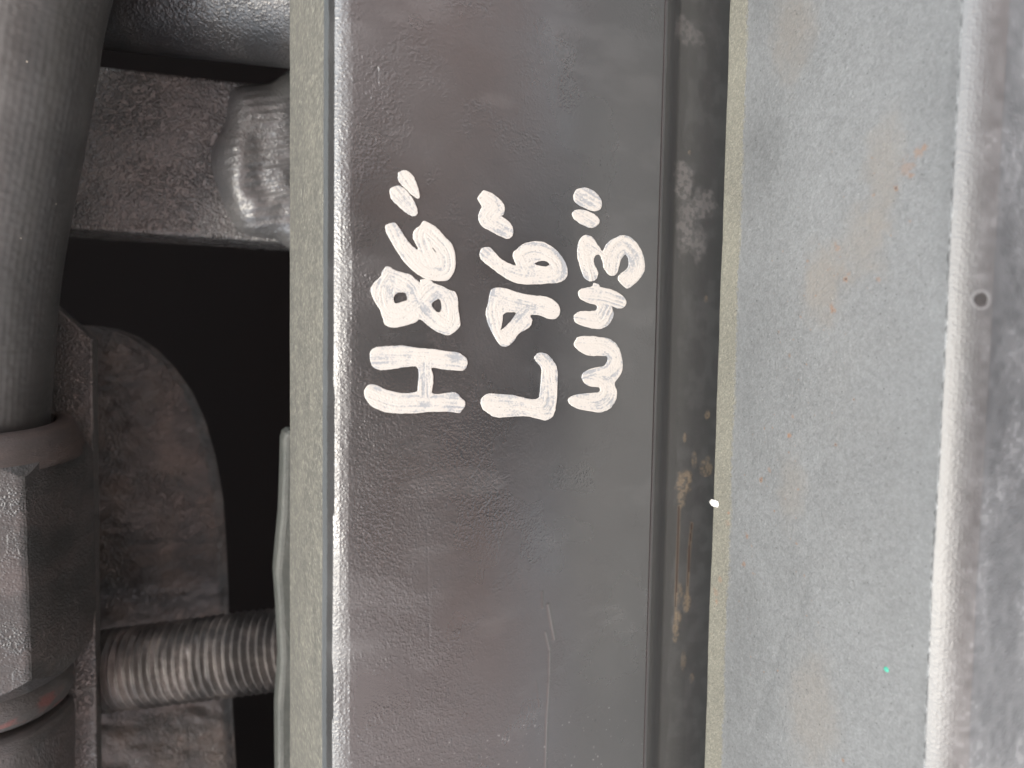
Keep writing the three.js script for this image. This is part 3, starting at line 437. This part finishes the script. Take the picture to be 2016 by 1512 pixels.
  part('coupling', axisGeo(nut, a0, a1), M.fitting, hose);
  const core = lathe([[130, 40], [120, 700], [120, 900]]);
  part('core', axisGeo(core, a0, a1), M.fitting, hose);
}
{ // threaded stud
  const a = P(120, 1331, 316), b = P(640, 1266, 316), L = a.distanceTo(b), r = 80 * 316 / FPX * MM, pitch = 15.6 * 316 / FPX * MM;
  const nh = 560, na = 72, pos = [], uv = [], idx = [], px = (h) => 120 + 520 * h / L;
  for (let j = 0; j <= nh; j++) for (let i = 0; i <= na; i++) {
    const h = j / nh * L, t = i / na * Math.PI * 2, ph = (h / pitch + i / na), tri = Math.abs((ph - Math.floor(ph)) * 2 - 1), x = px(h);
    const worn = sstep(235, 262, x) * sstep(520, 440, x);           // paint has filled the threads along the middle
    const q = noise(h * 700, t * 3, 191);
    const amp = 0.0025 * (1 - 0.55 * worn * (0.5 + 0.6 * q));
    const rr = r - amp * Math.pow(tri, 0.8) + 0.00025 * worn * (fbm(h * 900, t * 8, 192, 3) - 0.5);
    pos.push(rr * Math.cos(t), h, rr * Math.sin(t)); uv.push(t * r, h);
  }
  for (let j = 0; j < nh; j++) for (let i = 0; i < na; i++) { const p = j * (na + 1) + i, q = p + 1, d = p + na + 1, e = d + 1; idx.push(p, d, q, q, d, e); }
  const g = new THREE.BufferGeometry(); g.setAttribute('position', new THREE.Float32BufferAttribute(pos, 3)); g.setAttribute('uv', new THREE.Float32BufferAttribute(uv, 2)); g.setIndex(idx); g.computeVertexNormals();
  axisGeo(g, a, b);
  const stud = thing('threaded_stud', 'paint-clogged threaded stud between the flat bar and the lettered beam', 'stud', a.clone().lerp(b, 0.5));
  part('thread', g, M.stud, stud);
}
{ // cast lug behind the stud: rounded end, wavy rough skin
  const p0 = P(300, 1000, 352), n = V(0, 0.02, 1).normalize();
  const bound = [[640, 120], [641, 190], [648, 235], [664, 275], [690, 312], [725, 345], [770, 378], [830, 405], [900, 425], [980, 439], [1080, 446], [1200, 452], [1300, 456], [1400, 460], [1512, 466], [1700, 474]];
  const rightAt = (y) => { for (let i = 0; i + 1 < bound.length; i++) if (y <= bound[i + 1][0]) { const a = bound[i], b = bound[i + 1], t = clamp((y - a[0]) / (b[0] - a[0])); return mix(a[1], b[1], t); } return 474; };
  const nr = 220, nc = 60, pos = [], uv = [], idx = [];
  for (let j = 0; j <= nr; j++) for (let i = 0; i <= nc + 3; i++) {
    const t = Math.pow(j / nr, 1.25), y = mix(640, 1700, t), xr = rightAt(y), ic = Math.min(i, nc), x = mix(0, xr, 1 - Math.pow(1 - ic / nc, 1.4));
    const e = sstep(0, 22, xr - x) * sstep(-4, 30, y - 640);
    let h = -0.0025 * (1 - e);
    h += 0.003 * Math.sin((y - 905) * 0.0125) + 0.0045 * sstep(1215, 1130, y) - 0.004 * sstep(960, 1100, y);     // a shallow swelling with a step below it
    h += 0.0042 * (fbm(x * 0.009, y * 0.03, 201, 4) - 0.5) + 0.0012 * (fbm(x * 0.05, y * 0.1, 202, 3) - 0.5);
    const w = hit(i > nc ? x - (i - nc) * 28 : x, y, p0, n).addScaledVector(n, h - (i > nc ? (i - nc) * 0.009 : 0)); pos.push(w.x, w.y, w.z); uv.push(w.x + 5, w.y);
  }
  const nw = nc + 4; for (let j = 0; j < nr; j++) for (let i = 0; i < nw - 1; i++) { const p = j * nw + i, q = p + 1, d = p + nw, e = d + 1; idx.push(p, d, q, q, d, e); }
  // top edge folded back
  const base = pos.length / 3; for (let i = 0; i < nw; i++) { const w = V(pos[i * 3], pos[i * 3 + 1], pos[i * 3 + 2]).addScaledVector(n, -0.027); pos.push(w.x, w.y, w.z); uv.push(w.x + 5, w.y); }
  for (let i = 0; i < nw - 1; i++) idx.push(i, i + 1, base + i, i + 1, base + i + 1, base + i);
  const g = new THREE.BufferGeometry(); g.setAttribute('position', new THREE.Float32BufferAttribute(pos, 3)); g.setAttribute('uv', new THREE.Float32BufferAttribute(uv, 2)); g.setIndex(idx); g.computeVertexNormals();
  const lug = thing('cast_lug', 'rough brown cast lug with a rounded shoulder behind the threaded stud', 'lug', P(300, 1500, 360));
  part('lug_body', g, M.lug, lug);
}
{ // small rounded tab standing on the beam's back edge
  const p0 = P(560, 1200, 285), n = V(0, 0, 1);
  const tab = thing('steel_tab', 'pale rounded steel tab peeking past the back edge of the lettered beam', 'tab', P(570, 1500, 286));
  part('tab_plate', slab([[640, 846], [570, 846], [562, 852], [558, 866], [557, 920], [554, 1010], [548, 1075], [543, 1130], [548, 1200], [553, 1300], [546, 1400], [548, 1640], [640, 1640]], p0, n, 0.012, 0.0022), metricMat(castColour([0.05, 0.055, 0.047], [0.075, 0.078, 0.068]), castBump, 0.0004, 1.2, 0.05), tab);
}
{ // dark inside of the machine
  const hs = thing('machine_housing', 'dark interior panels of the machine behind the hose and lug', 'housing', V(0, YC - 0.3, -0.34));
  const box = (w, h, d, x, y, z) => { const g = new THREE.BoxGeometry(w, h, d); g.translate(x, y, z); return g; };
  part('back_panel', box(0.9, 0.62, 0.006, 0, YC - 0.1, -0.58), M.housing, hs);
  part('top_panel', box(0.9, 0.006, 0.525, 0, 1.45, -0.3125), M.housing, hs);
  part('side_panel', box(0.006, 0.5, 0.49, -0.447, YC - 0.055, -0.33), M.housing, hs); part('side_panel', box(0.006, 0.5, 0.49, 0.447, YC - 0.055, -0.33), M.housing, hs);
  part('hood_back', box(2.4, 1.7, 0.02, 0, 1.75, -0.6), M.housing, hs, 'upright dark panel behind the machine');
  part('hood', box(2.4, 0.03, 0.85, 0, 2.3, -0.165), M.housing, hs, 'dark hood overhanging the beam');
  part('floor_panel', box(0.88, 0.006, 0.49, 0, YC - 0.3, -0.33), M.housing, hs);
}

// ------------------------------------------------------------------ the photographer, seen only as a dark shape with bare forearms mirrored in the paint
{
  const sd = (p, a, b, ra, rb) => { const ab = [b[0] - a[0], b[1] - a[1], b[2] - a[2]], ap = [p[0] - a[0], p[1] - a[1], p[2] - a[2]]; const t = clamp((ap[0] * ab[0] + ap[1] * ab[1] + ap[2] * ab[2]) / (ab[0] ** 2 + ab[1] ** 2 + ab[2] ** 2)); return Math.hypot(ap[0] - ab[0] * t, ap[1] - ab[1] * t, ap[2] - ab[2] * t) - mix(ra, rb, t); };
  const smin = (a, b, k) => { const h = clamp(0.5 + 0.5 * (b - a) / k); return mix(b, a, h) - k * h * (1 - h); };
  function mc(bones, org, size, res, k) {
    const m = new MarchingCubes(res, new THREE.MeshBasicMaterial(), false, false, 160000); m.isolation = 0;
    const half = res / 2;
    for (let z = 0; z < res; z++) for (let y = 0; y < res; y++) for (let x = 0; x < res; x++) {
      const p = [org[0] + (x - half) / half * size, org[1] + (y - half) / half * size, org[2] + (z - half) / half * size];
      let d = 9; for (const q of bones) d = smin(d, sd(p, q[0], q[1], q[2], q[3]), k); m.field[x + y * res + z * res * res] = -d;
    }
    m.update(); const n = m.count, pos = new Float32Array(n * 3), nor = new Float32Array(n * 3);
    for (let i = 0; i < n; i++) for (let c = 0; c < 3; c++) { pos[i * 3 + c] = org[c] + m.positionArray[i * 3 + c] * size; nor[i * 3 + c] = m.normalArray[i * 3 + c]; }
    const g = new THREE.BufferGeometry(); g.setAttribute('position', new THREE.BufferAttribute(pos, 3)); g.setAttribute('normal', new THREE.BufferAttribute(nor, 3)); return g;
  }
  const z0 = 0.62, B = [];
  const wrist = (s) => [s * 0.085, 1.205, 0.27], elbow = (s) => [s * 0.25, 1.03, 0.47], sho = (s) => [s * 0.19, 1.36, z0];
  B.push([[0, 0.98, z0], [0, 1.3, z0], 0.13, 0.15], [[-0.08, 1.3, z0], [0.08, 1.3, z0], 0.14, 0.14], [[-0.13, 1.37, z0], [0.13, 1.37, z0], 0.07, 0.07], [[0, 1.4, z0], [0, 1.5, z0 - 0.02], 0.055, 0.055], [[0, 1.57, z0 - 0.04], [0, 1.64, z0 - 0.02], 0.075, 0.088]);
  for (const s of [-1, 1]) {
    B.push([sho(s), elbow(s), 0.056, 0.045], [elbow(s), wrist(s), 0.043, 0.03]);
    B.push([[s * 0.09, 0.95, z0], [s * 0.1, 0.5, z0], 0.1, 0.065], [[s * 0.1, 0.5, z0], [s * 0.11, 0.1, z0 + 0.02], 0.06, 0.042], [[s * 0.11, 0.05, z0 + 0.02], [s * 0.13, 0.04, z0 - 0.16], 0.045, 0.04]);
  }
  const body = mc(B, [0, 0.88, 0.52], 0.92, 84, 0.03);
  const shirt = [0.035, 0.036, 0.04], trousers = [0.05, 0.055, 0.07], skin = [0.5, 0.27, 0.2], hair = [0.03, 0.02, 0.015], shoe = [0.04, 0.035, 0.03];
  { const p = body.attributes.position, c = new Float32Array(p.count * 3); for (let i = 0; i < p.count; i++) { const x = p.getX(i), y = p.getY(i), z = p.getZ(i); let k = y > 0.97 ? shirt : y > 0.09 ? trousers : shoe; if (y > 1.46) k = (y > 1.64 || z > z0 + 0.02) ? hair : skin; if (z < 0.5 && y > 0.9 && y < 1.4 && Math.abs(x) > 0.04) k = skin; c.set(k, i * 3); } body.setAttribute('color', new THREE.BufferAttribute(c, 3)); }
  const person = thing('person', 'person in a dark shirt holding up a phone in both hands', 'person', V(0, 0, z0));
  const pm = new THREE.MeshStandardMaterial({ vertexColors: true, roughness: 0.8 });
  part('body', body, pm, person);
  const skinM = new THREE.MeshStandardMaterial({ color: new THREE.Color().setRGB(...skin), roughness: 0.6 });
  for (const s of [-1, 1]) {
    const w = wrist(s), h = [[w, [s * 0.07, 1.235, 0.235], 0.027, 0.022], [[s * 0.075, 1.23, 0.24], [s * 0.06, 1.25, 0.232], 0.02, 0.018]];
    for (let f = 0; f < 4; f++) { const y = 1.215 + f * 0.019, k = [s * 0.066, y, 0.228], t = [s * 0.046, y + 0.004, 0.2175 + 0.002], e = [s * 0.03, y + 0.006, 0.2185]; h.push([[s * 0.07, 1.235, 0.238], k, 0.012, 0.0095], [k, t, 0.0095, 0.0085], [t, e, 0.0085, 0.007]); }
    h.push([[s * 0.068, 1.235, 0.245], [s * 0.05, 1.262, 0.252], 0.012, 0.0105], [[s * 0.05, 1.262, 0.252], [s * 0.028, 1.275, 0.246], 0.0105, 0.0085]);
    part('hand', mc(h, [s * 0.06, 1.235, 0.245], 0.085, 52, 0.008), skinM, person);
  }
  const ph = thing('phone', 'black phone held upright by the photographer', 'phone', V(0, YC - 0.02, DIST + 0.036));
  const pg = new THREE.ExtrudeGeometry((() => { const s = new THREE.Shape(), w = 0.036, h = 0.074, r = 0.01; s.moveTo(-w + r, -h); s.lineTo(w - r, -h); s.absarc(w - r, -h + r, r, -Math.PI / 2, 0); s.lineTo(w, h - r); s.absarc(w - r, h - r, r, 0, Math.PI / 2); s.lineTo(-w + r, h); s.absarc(-w + r, h - r, r, Math.PI / 2, Math.PI); s.lineTo(-w, -h + r); s.absarc(-w + r, -h + r, r, Math.PI, Math.PI * 1.5); return s; })(), { depth: 0.006, bevelEnabled: true, bevelThickness: 0.001, bevelSize: 0.001, bevelSegments: 2 });
  pg.rotateX(0.2); pg.translate(0, YC - 0.02, DIST + 0.036);
  part('phone_body', pg, new THREE.MeshStandardMaterial({ color: new THREE.Color().setRGB(0.02, 0.02, 0.022), roughness: 0.25 }), ph);
}

renderer.render(scene, camera);
